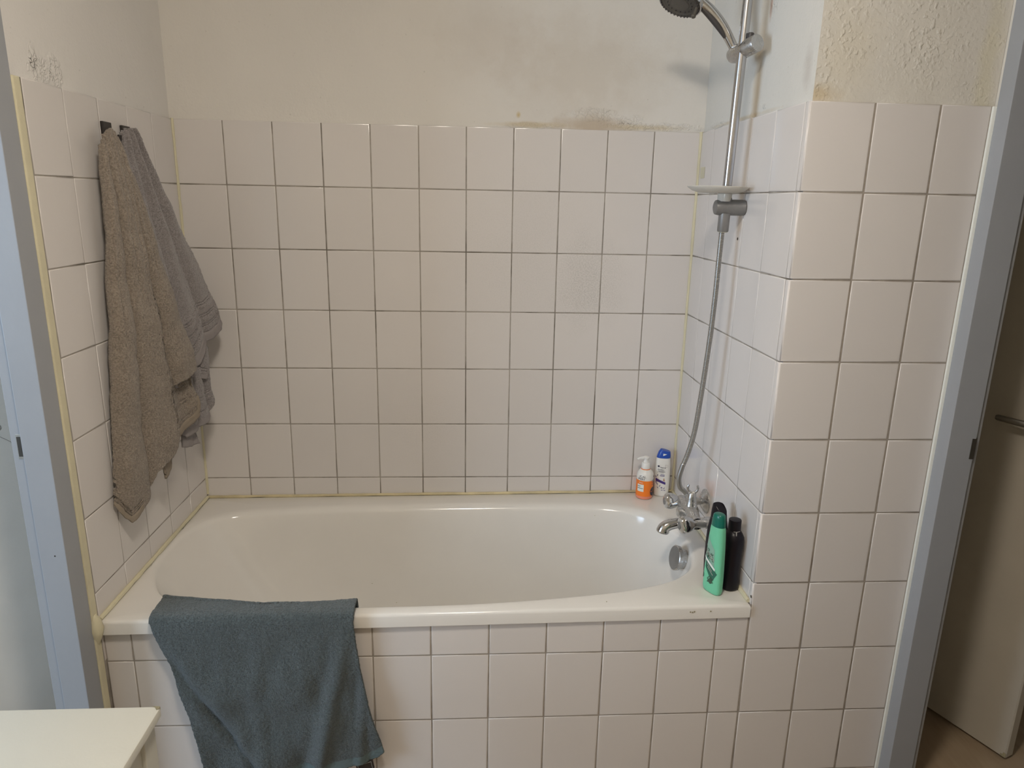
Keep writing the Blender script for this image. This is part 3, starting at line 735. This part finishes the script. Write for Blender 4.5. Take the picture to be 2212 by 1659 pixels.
obj('hose_tube', MB().tube(out, [(.0078, .0078, .0066)[i % 3] if i < N-90 else .0080 for i in range(N+1)], 14), 'hose', hose)

# ------------------------------------------------------------------ bath mixer tap
tap = thing('bath_mixer_tap', 'chrome two-handled bath mixer with spout on the right tub wall', 'tap', (1.68, -.425, .70))
b = MB()
b.tube([(1.606, -.345, .703), (1.606, -.375, .702), (1.608, -.405, .701), (1.610, -.430, .702), (1.608, -.455, .701), (1.606, -.485, .700), (1.606, -.512, .700)], [.0185, .0195, .0225, .0275, .0225, .0195, .0185], 28)
for y in (-.350, -.505): b.lathe((1.60, y, .7015), (1, 0, 0), [(0, .014), (.02, .016), (.05, .015), (.06, .012), (.082, .012)], 24)
obj('mixer_body', b, 'chrome_worn', tap)
for y in (-.350, -.505):
    obj('wall_rosette', MB().lathe((1.6850, y, .7015), (-1, 0, 0), [(0, .039), (.003, .0385), (.008, .031), (.016, .018), (.018, .012)], 40), 'chrome_worn', tap)
    b = MB(); b.rings([[Vector((x, y+.0175*math.cos(PI/3*k), .7015+.0175*math.sin(PI/3*k))) for k in range(6)] for x in (1.632, 1.650)], True, True, True, False)
    obj('union_nut', b, 'chrome', tap)
def knob(base, ax, lab):
    """fluted triangular knob whose front end is widest"""
    base = Vector(base); ax = Vector(ax).normalized(); a = Vector((0, 0, 1)); a = (a-ax*a.dot(ax)).normalized(); bb = ax.cross(a)
    prof = [(0, .0120, 0), (.006, .0130, 0), (.008, .0170, .08), (.016, .0205, .13), (.028, .0240, .17), (.039, .0250, .15), (.045, .0225, .10), (.048, .013, .05)]
    rr = [[base+ax*d+(a*math.cos(t)+bb*math.sin(t))*r*(1+fl*(math.cos(3*t))*.8) for t in [2*PI*k/48 for k in range(48)]] for d, r, fl in prof]
    o = obj('tap_handle', MB().rings(rr), 'chrome', tap)
    obj('handle_cap', MB().lathe(base+ax*.0480, ax, [(0, .0115), (.0012, .011), (.0022, .006)], 24), 'grey_plastic', o)
knob((1.598, -.352, .703), (-1, -.06, .03), '')
knob((1.600, -.508, .700), (-1, -.12, -.05), '')
o = obj('diverter_knob', MB().lathe((1.595, -.430, .7015), (-1, 0, .05), [(0, .009), (.006, .0095), (.007, .0135), (.020, .0150), (.024, .0145), (.026, .011), (.0265, .003)], 28), 'chrome_worn', tap)
sp = catmull([(1.606, -.430, .692), (1.598, -.430, .676), (1.582, -.430, .667), (1.562, -.430, .662), (1.544, -.430, .657), (1.532, -.430, .648), (1.528, -.430, .634)], 8, False)
L = len(sp); obj('spout', MB().tube(sp, [(.0140+.0065*(i/(L-1))**1.8) if i < L-5 else [.0203, .0201, .0195, .018, .014][i-(L-5)] for i in range(L)], 28), 'chrome', tap)
obj('shower_cradle', MB().lathe((1.611, -.430, .718), (0, 0, 1), [(0, .019), (.004, .0185), (.006, .0175), (.030, .0145), (.044, .0125), (.048, .010)], 32), 'chrome_worn', tap)
b = MB(); cc = Vector((1.612, -.430, .781)); arc = [cc+Vector((.0145*math.cos(a), -.004*math.cos(a), .0155*math.sin(a))) for a in [math.radians(t) for t in range(145, 396, 10)]]
b.tube(arc, [.0040 if 1 < i < len(arc)-2 else .0034 for i in range(len(arc))], 12)
obj('cradle_fork', b, 'chrome_worn', tap)
b = MB(); b.tube([(1.602, -.409, .752), (1.608, -.412, .738), (1.612, -.418, .720)], [.0095, .0105, .0105], 16)
obj('hose_connector', b, 'chrome_worn', tap)

# ------------------------------------------------------------------ bottles
class Body:
    """vertical loft: list of (z, half width, half depth, exponent, shift x)"""
    def __init__(s, c, rot, secs): s.c = Vector(c); s.rot = rot; s.secs = secs
    def sec(s, z):
        L = s.secs
        for a, b_ in zip(L[:-1], L[1:]):
            if a[0] <= z <= b_[0]:
                t = (z-a[0])/max(1e-9, b_[0]-a[0]); return [a[i]+(b_[i]-a[i])*t for i in range(len(a))]
        return L[-1] if z > L[-1][0] else L[0]
    def pt(s, th, z, out=0):
        z_, a, b_, e, sh = s.sec(z); c_, n_ = math.cos(th), math.sin(th)
        x = math.copysign(abs(c_)**(2/e), c_)*(a+out)+sh; y = math.copysign(abs(n_)**(2/e), n_)*(b_+out)
        R_ = s.rot; return s.c+Vector((x*math.cos(R_)-y*math.sin(R_), x*math.sin(R_)+y*math.cos(R_), z))
    def mesh(s, n=40, z0=None, z1=None):
        zs = [q[0] for q in s.secs if (z0 is None or q[0] >= z0) and (z1 is None or q[0] <= z1)]
        return MB().rings([[s.pt(2*PI*k/n, z) for k in range(n)] for z in zs])
    def front(s, x, z, out=.0004):
        """point on the -y side at local x"""
        z_, a, b_, e, sh = s.sec(z); t = max(-1, min(1, (x-sh)/(a+1e-9))); c_ = abs(t)**(e/2); th = -math.acos(math.copysign(c_, t))
        return s.pt(th, z, out)
    def patch(s, poly, nx=8, nz=8, out=.0004):
        """quad patch given 4 corners (x,z) ll lr ur ul"""
        P_ = []
        for i in range(nx+1):
            u = i/nx; r = []
            for j in range(nz+1):
                v = j/nz; x = (poly[0][0]*(1-u)+poly[1][0]*u)*(1-v)+(poly[3][0]*(1-u)+poly[2][0]*u)*v
                z = (poly[0][1]*(1-u)+poly[1][1]*u)*(1-v)+(poly[3][1]*(1-u)+poly[2][1]*u)*v; r.append(s.front(x, z, out))
            P_.append(r)
        return MB().grid(P_)
def text_on(body, txt, x, z, size, name, m, parent, out=.0005, rot=0, cond=1, squash=1):
    cu = bpy.data.curves.new(name, 'FONT'); cu.body = txt; cu.size = size; cu.resolution_u = 2; cu.space_character = .95
    o = bpy.data.objects.new(name, cu); COL.objects.link(o); dg = bpy.context.evaluated_depsgraph_get(); me = bpy.data.meshes.new_from_object(o.evaluated_get(dg))
    bpy.data.objects.remove(o); b = MB(); cr, sr = math.cos(rot), math.sin(rot)
    vs = []
    for v in me.vertices:
        a, c_ = v.co.x*squash, v.co.y; vs.append(body.front(x+a*cr-c_*sr, z+a*sr+c_*cr, out))
    b.add(vs, [list(p.vertices) for p in me.polygons]); bpy.data.meshes.remove(me)
    return obj(name, b, m, parent)
# --- orange pump soap
Zr = .5845
q = (1.566, -.047, Zr)
pump = thing('soap_dispenser', 'orange and white pump soap bottle on the back right tub rim', 'soap bottle', q)
B1 = Body(q, math.radians(6), [(0, .026, .026, 2, 0), (.002, .0288, .0288, 2, 0), (.005, .0300, .0300, 2, 0), (.012, .0300, .0300, 2, 0), (.016, .0302, .0302, 2, 0), (.072, .0302, .0302, 2, 0), (.082, .0302, .0302, 2, 0), (.093, .0290, .0290, 2, 0), (.101, .0250, .0250, 2, 0), (.107, .0185, .0185, 2, 0), (.110, .0155, .0155, 2, 0)])
obj('bottle', B1.mesh(48), 'cream_plastic', pump)
b = MB().rings([[B1.pt(2*PI*k/48, z, .0004) for k in range(48)] for z in (.012, .03, .05, .072)], True, False, False); obj('orange_band', b, 'orange', pump)
b = MB().rings([[B1.pt(2*PI*k/48, z, .0005) for k in range(48)] for z in (0.001, .003, .006, .0125)], True, False, False); obj('clear_base', b, 'liquid', pump)
obj('neck_ring', MB().lathe((q[0], q[1], q[2]+.1085), (0, 0, 1), [(0, .0165), (.003, .0165)], 32), 'orange', pump)
obj('pump_collar', MB().lathe((q[0], q[1], q[2]+.111), (0, 0, 1), [(0, .0150), (.001, .0158), (.021, .0150), (.023, .0135), (.024, .008)], 36), 'white_plastic', pump)
b = MB(); b.lathe((q[0], q[1], q[2]+.134), (0, 0, 1), [(0, .0095), (.006, .0090), (.012, .0075), (.013, .0105), (.019, .0115), (.021, .0105), (.0225, .006)], 28)
b.tube([(q[0], q[1], q[2]+.1505), (q[0]-.012, q[1]-.002, q[2]+.1512), (q[0]-.026, q[1]-.004, q[2]+.1500), (q[0]-.034, q[1]-.005, q[2]+.1470)], [.0075, .0062, .0042, .0034], 14)
obj('pump_head', b, 'white_plastic', pump)
text_on(B1, 'CAL', -.0262, .084, .0105, 'lettering', 'ink', pump); text_on(B1, 'PERT', -.0285, .0745, .0105, 'lettering', 'ink', pump, squash=.8)
text_on(B1, 'L C', .0225, .083, .0105, 'lettering', 'ink', pump, squash=.8)
text_on(B1, 'ITIC', -.0265, .062, .0065, 'lettering', 'ink_white', pump, .0009)
obj('white_label', B1.patch([(-.0287, .031), (-.0130, .031), (-.0130, .058), (-.0287, .058)], 6, 2, .0008), 'ink_white', pump)
b = MB(); 
for z, x_, w in ((.050, -.0285, .006), (.0425, -.0285, .0135)): p_ = B1.patch([(x_, z), (x_+w, z), (x_+w, z+.0016), (x_, z+.0016)], 5, 1, .0012); b.add(p_.v, p_.f)
obj('label_line', b, 'ink', pump)
b = MB()
for z, h_ in ((.0645, .0016), (.0565, .0016)): p_ = B1.patch([(.0165, z), (.0278, z), (.0278, z+h_), (.0165, z+h_)], 5, 1, .0009); b.add(p_.v, p_.f)
obj('label_bar', b, 'ink', pump)
obj('grey_bar', B1.patch([(.017, .0685), (.0275, .0685), (.0275, .0745), (.017, .0745)], 5, 1, .0009), 'ink_grey', pump)
b = MB(); ring = [B1.front(.0215+.0105*math.cos(t), .030+.0165*math.sin(t), .0010) for t in [2*PI*k/28 for k in range(28)]]; c0 = B1.front(.0225, .030, .0013)
b.add([*ring, c0], [(i, (i+1) % 28, 28) for i in range(28)]); obj('dark_roundel', b, 'ink', pump)

# --- white flat shampoo with blue flip cap
q = (1.632, -.034, Zr+.0005)
sh = thing('shampoo_bottle', 'white shampoo bottle with blue cap in the back tub corner', 'shampoo bottle', q)
B2 = Body(q, math.radians(-8), [(0, .0220, .0130, 2.4, 0), (.002, .0245, .0150, 2.4, 0), (.008, .0265, .0165, 2.4, 0), (.05, .0275, .0170, 2.4, 0), (.10, .0275, .0170, 2.4, 0), (.125, .0265, .0165, 2.4, 0), (.142, .0250, .0155, 2.4, 0), (.147, .0240, .0145, 2.4, 0)])
obj('bottle', B2.mesh(48), 'cream_plastic', sh)
b = MB(); n = 40; cap = []
for z, a, bb, sx in ((.1475, .0245, .0150, 0), (.155, .0240, .0148, .001), (.165, .0215, .0140, .003), (.172, .0190, .0130, .0045), (.176, .0175, .012, .005)):
    r = []
    for k in range(n):
        t = 2*PI*k/n; x = math.copysign(abs(math.cos(t))**.83, math.cos(t))*a+sx; y = math.copysign(abs(math.sin(t))**.83, math.sin(t))*bb
        zz = z+(-.006*(x/.025) if z > .16 else 0)
        R_ = math.radians(-8); r.append(Vector((q[0]+x*math.cos(R_)-y*math.sin(R_), q[1]+x*math.sin(R_)+y*math.cos(R_), q[2]+zz)))
    cap.append(r)
b.rings(cap); cp = obj('flip_cap', b, 'blue_cap', sh)
B2c = Body(q, math.radians(-8), [(.1475, .0247, .0152, 2.4, 0), (.155, .0242, .0150, 2.4, .001), (.165, .0217, .0142, 2.4, .003), (.172, .0192, .0132, 2.4, .0045)])
b = MB(); P3 = [B2c.front(x, z, .0006) for x, z in ((-.004, .157), (-.0035, .1655), (.010, .1635), (.004, .1605))]; b.add(P3, [(0, 1, 2, 3)]); obj('thumb_notch', b, 'ink_white', cp)
text_on(B2, 'head &', -.0115, .1115, .0085, 'lettering', 'ink', sh, squash=.85, rot=-.12); text_on(B2, 'shoulders', -.0195, .1035, .0085, 'lettering', 'ink', sh, squash=.72, rot=-.10)
b = MB(); r0 = [B2.front(-.0165+.0035*math.cos(t), .1175+.0035*math.sin(t), .0006) for t in [2*PI*k/16 for k in range(16)]]; b.add(r0, [tuple(range(16))]); obj('emblem', b, 'ink', sh)
text_on(B2, 'SUPRÊME', -.0205, .0925, .0080, 'lettering', 'ink_grey', sh, squash=.72, rot=-.10)
for i, w in enumerate((.012, .0155)): obj('text_line', B2.patch([(-.0085-i*.002, .0855-.0045*i), (.006, .0835-.0045*i), (.006, .0855-.0045*i), (-.0085-i*.002, .0875-.0045*i)], 5, 1, .0006), 'ink_purple', sh)
obj('text_line', B2.patch([(-.017, .0990), (.007, .0955), (.007, .0972), (-.017, .1007)], 5, 1, .0006), 'ink', sh)
b = MB(); sq = [(.0065, .1235), (.0145, .1225), (.0150, .1175), (.0110, .1135), (.0072, .1180)]
b.tube([B2.front(x, z, .0006) for x, z in sq+sq[:1]], .0004, 5); obj('shield_emblem', b, 'ink_grey', sh)
obj('purple_band', B2.patch([(-.0235, .0615), (.0110, .0475), (.0110, .0565), (-.0235, .0720)], 8, 2, .0006), 'ink_purple', sh)
b = MB(); b.add([B2.front(x, z, .0008) for x, z in ((.0015, .0635), (.0085, .0605), (.0065, .067), (.0045, .0745))], [(0, 1, 2, 3)]); obj('drop_mark', b, 'ink_tan', sh)
b = MB()
for x, z, an, l in ((-.020, .050, 1.9, .012), (-.015, .044, 2.0, .013), (-.019, .078, 1.4, .010), (-.022, .072, 1.8, .010), (-.010, .038, 1.2, .010), (-.006, .034, .6, .008), (.000, .031, 1.7, .009), (.004, .030, .9, .010), (-.012, .032, 2.3, .010), (-.004, .028, -.3, .008), (.004, .027, -.2, .010), (-.017, .056, 2.3, .010)):
    dx, dz = math.cos(an), math.sin(an); b.add([B2.front(x+dx*l*t-dz*w, z+dz*l*t+dx*w, .0007) for t, w in ((0, 0), (.5, .0013), (1, 0), (.5, -.0013))], [(0, 1, 2, 3)])
obj('leaf_print', b, 'ink_purple', sh)

# --- mint green shower gel (front)
q = (1.601, -.690, Zr+.0008); GR = math.radians(-62)
gb = thing('shower_gel_bottle', 'mint green bottle with dark green cap at the front right rim', 'shower gel bottle', q)
secs = [(0, .0250, .0110, 2.8, 0), (.003, .0280, .0130, 2.8, 0), (.012, .0300, .0148, 2.8, 0), (.045, .0300, .0150, 2.8, 0), (.072, .0290, .0150, 2.8, 0), (.13, .0265, .0148, 2.6, 0), (.165, .0245, .0148, 2.4, 0), (.186, .0222, .0150, 2.3, 0), (.195, .0208, .0150, 2.2, 0), (.197, .0200, .0148, 2.2, 0)]
B3 = Body(q, GR, secs); obj('bottle', B3.mesh(56), 'green', gb)
secs = [(.1970, .0204, .0152, 2.2, 0), (.1985, .0206, .0154, 2.2, 0), (.222, .0180, .0142, 2.2, 0), (.228, .0165, .0135, 2.2, 0), (.231, .0138, .0115, 2.2, 0), (.232, .008, .008, 2.2, 0)]
Bc = Body(q, GR, secs); cp = obj('cap', Bc.mesh(48), 'teal_cap', gb)
b = MB().rings([[Bc.pt(2*PI*k/48, z, .0005) for k in range(48)] for z in (.2175, .2185)], True, False, False); obj('cap_seam', b, 'green_dark', cp)
lab = B3.patch([(-.024, .048), (.010, .036), (.0225, .085), (-.0245, .115)], 10, 12, .0006); 
obj('print_panel', B3.patch([(-.0255, .085), (.0120, .070), (.0080, .130), (-.0200, .165)], 10, 12, .0005), 'green_label', gb)
obj('print_panel', B3.patch([(-.0180, .072), (.0080, .036), (.0215, .064), (-.0180, .108)], 10, 10, .0008), 'green_dark', gb)
obj('white_stripe', B3.patch([(-.0285, .100), (.0140, .071), (.0145, .078), (-.0285, .108)], 10, 2, .0011), 'ink_white', gb)
b = MB(); rnd = random.Random(2)
for k in range(60):
    if k < 30: x, z = rnd.uniform(-.027, .006), 0; z = .118-.6*(x+.02)+rnd.uniform(-.010, .014)
    else: x, z = rnd.uniform(-.006, .012), rnd.uniform(.030, .050)
    an = rnd.uniform(0, PI); l = rnd.uniform(.005, .010); dx, dz = math.cos(an), math.sin(an)
    b.add([B3.front(x+dx*l*t-dz*w, z+dz*l*t+dx*w, .0009+k*.000003) for t, w in ((-.5, 0), (0, .0010), (.5, 0), (0, -.0010))], [(0, 1, 2, 3)])
for x, z, r in ((-.024, .119, .0062), (-.010, .1075, .004), (-.0265, .042, .006), (.0035, .038, .0075)):
    b.add([B3.front(x+r*.8*math.cos(t), z+r*1.15*math.sin(t), .0014) for t in [2*PI*k/14 for k in range(14)]], [tuple(range(14))])
obj('pine_print', b, 'ink_green', gb, kind='stuff')
text_on(B3, 'pine', -.0190, .113, .013, 'lettering', 'ink_grey', gb, .0016, -.75, squash=.9) if False else None
b = MB()
for k in range(2): p_ = B3.patch([(-.012+.002*k, .083-.009*k), (.006+.004*k, .066-.010*k), (.006+.004*k, .0685-.010*k), (-.012+.002*k, .0855-.009*k)], 6, 1, .0013); b.add(p_.v, p_.f)
p_ = B3.patch([(-.019, .1225), (.010, .099), (.010, .102), (-.019, .1255)], 8, 1, .0014); b.add(p_.v, p_.f)
p_ = B3.patch([(-.019, .1155), (.004, .097), (.004, .099), (-.019, .1175)], 8, 1, .0014); b.add(p_.v, p_.f)
obj('text_line', b, 'ink_grey', gb)

# --- black round-cap bottle at the wall
q = (1.6545, -.668, Zr+.0012)
bb = thing('shampoo_bottle', 'black bottle with round black cap against the right tub wall', 'shampoo bottle', q)
B4 = Body(q, math.radians(-75), [(0, .0240, .0210, 2.3, 0), (.002, .0265, .0240, 2.3, 0), (.008, .0285, .0258, 2.3, 0), (.028, .0270, .0250, 2.3, 0), (.050, .0245, .0235, 2.3, 0), (.09, .0265, .0245, 2.3, 0), (.13, .0295, .0260, 2.3, 0), (.148, .0300, .0262, 2.3, 0), (.156, .0290, .0255, 2.3, 0), (.165, .0240, .0220, 2.2, 0), (.171, .0190, .0185, 2.1, 0), (.174, .0150, .0150, 2, 0)])
obj('bottle', B4.mesh(56), 'black_bottle', bb)
obj('cap', MB().lathe((q[0], q[1], q[2]+.174), (0, 0, 1), [(0, .0165), (.001, .0172), (.028, .0168), (.030, .0160), (.0305, .010)], 36), 'black_bottle', bb)
b = MB(); b.tube([(q[0]-.008, q[1]-.0165, q[2]+.1745), (q[0]+.0, q[1]-.0180, q[2]+.1742), (q[0]+.010, q[1]-.0145, q[2]+.1745)], .0008, 6)
b.tube([(q[0]-.001, q[1]-.0182, q[2]+.1740), (q[0]-.002, q[1]-.0225, q[2]+.166), (q[0]-.001, q[1]-.026, q[2]+.158)], [.0016, .0012, .0004], 6)
obj('soap_residue', b, 'limescale', bb)
# --- black slanted-cap bottle behind
q = (1.635, -.600, Zr+.0005)
bk = thing('shampoo_bottle', 'black bottle with slanted angular cap behind the mint green bottle', 'shampoo bottle', q)
B5 = Body(q, math.radians(-66), [(0, .029, .017, 2.8, 0), (.003, .031, .019, 2.8, 0), (.04, .033, .0205, 2.8, 0), (.10, .033, .0205, 2.8, 0), (.14, .031, .0195, 2.7, 0), (.165, .027, .0180, 2.6, 0), (.176, .024, .0170, 2.6, 0)])
obj('bottle', B5.mesh(48), 'black_bottle', bk)
b = MB().rings([[B5.pt(2*PI*k/48, .1765, -.0010) for k in range(48)], [B5.pt(2*PI*k/48, .1775, -.0012) for k in range(48)]]); obj('cap_seam', b, 'limescale', bk)
rr = []
for z, a, d_ in ((.178, .0235, .0168), (.200, .0225, .0165), (.216, .0200, .0150), (.2175, .0180, .0135)):
    r = []
    for k in range(48):
        t = 2*PI*k/48; x = math.copysign(abs(math.cos(t))**.7, math.cos(t))*a; y = math.copysign(abs(math.sin(t))**.7, math.sin(t))*d_
        zz = z-(max(0, x+.002)*.85 if z > .19 else 0)
        R_ = math.radians(-66); r.append(Vector((q[0]+x*math.cos(R_)-y*math.sin(R_), q[1]+x*math.sin(R_)+y*math.cos(R_), q[2]+zz)))
    rr.append(r)
obj('cap', MB().rings(rr), 'black_bottle', bk)
obj('grey_panel', B5.patch([(-.010, .055), (.022, .040), (.026, .125), (-.006, .140)], 8, 10, .0006), 'black_panel', bk)

# ------------------------------------------------------------------ white side table at the lower left
tx0, tx1, ty0, ty1 = -.03+.05, .3655, -1.86, -1.2455
tt = thing('side_table', 'cream white wooden side table with a chipped corner, near left', 'table', ((tx0+tx1)/2, (ty0+ty1)/2, 0))
b = MB(); n = 6; r = .006
cor = [(tx0, ty0), (tx1, ty0), (tx1, ty1), (tx0, ty1)]
outl = []
for i, (x, y) in enumerate(cor):
    sx, sy = (1 if x == tx0 else -1), (1 if y == ty0 else -1); a0 = {(1, 1): 180, (-1, 1): 270, (-1, -1): 0, (1, -1): 90}[(sx, sy)]
    for k in range(n+1): a = math.radians(a0+90*k/n); outl.append((x+sx*r+r*math.cos(a), y+sy*r+r*math.sin(a)))
def oring(z, i_): return [Vector((x+(-i_ if x > (tx0+tx1)/2 else i_), y+(-i_ if y > (ty0+ty1)/2 else i_), z)) for x, y in outl]
b.rings([oring(.682, .001), oring(.683, 0), oring(.6975, 0), oring(.6993, .0008), oring(.70, .0025)])
top = obj('table_top', b, 'cabinet', tt)
b = MB(); c0 = Vector((tx1-.0055, ty1-.0045, .7002))
b.add([c0+Vector(v) for v in ((-.012, .0042, 0), (-.004, .0010, .0004), (.0012, -.006, .0004), (.0052, -.003, 0), (.0035, .0040, 0), (-.004, .0048, 0), (.0056, -.003, -.008), (.0040, .0045, -.006))], [(0, 1, 5), (1, 4, 5), (1, 2, 4), (2, 3, 4), (3, 6, 7, 4)])
obj('chipped_corner', b, 'chip', top)
for lx in (tx0+.008, tx1-.0135-.038):
    for ly in (ty1-.006-.042, ty0+.006):
        obj('leg', MB().box(lx, ly, 0, lx+.038, ly+.042, .682, .002), 'cabinet', tt)
for x in (tx0+.014, tx1-.0135-.026):
    b = MB(); ya, yb_ = ty0+.048, ty1-.048-.0002
    prof = [(ya, .682), (ya, .60), (ya+.03, .612), (ya+.08, .626), (yb_-.08, .626), (yb_-.03, .618), (yb_, .604), (yb_, .682)]
    b.rings([[Vector((xx, y, z)) for y, z in prof] for xx in (x, x+.018)], True, True, True, False); obj('apron_rail', b, 'cabinet', tt)
for y in (ty0+.014, ty1-.032): obj('apron_rail', MB().box(tx0+.046, y, .61, tx1-.052, y+.018, .682, .0015), 'cabinet', tt)
obj('shelf', MB().box(tx0+.012, ty0+.012, .20, tx1-.02, ty1-.012, .215, .0015), 'cabinet', tt)
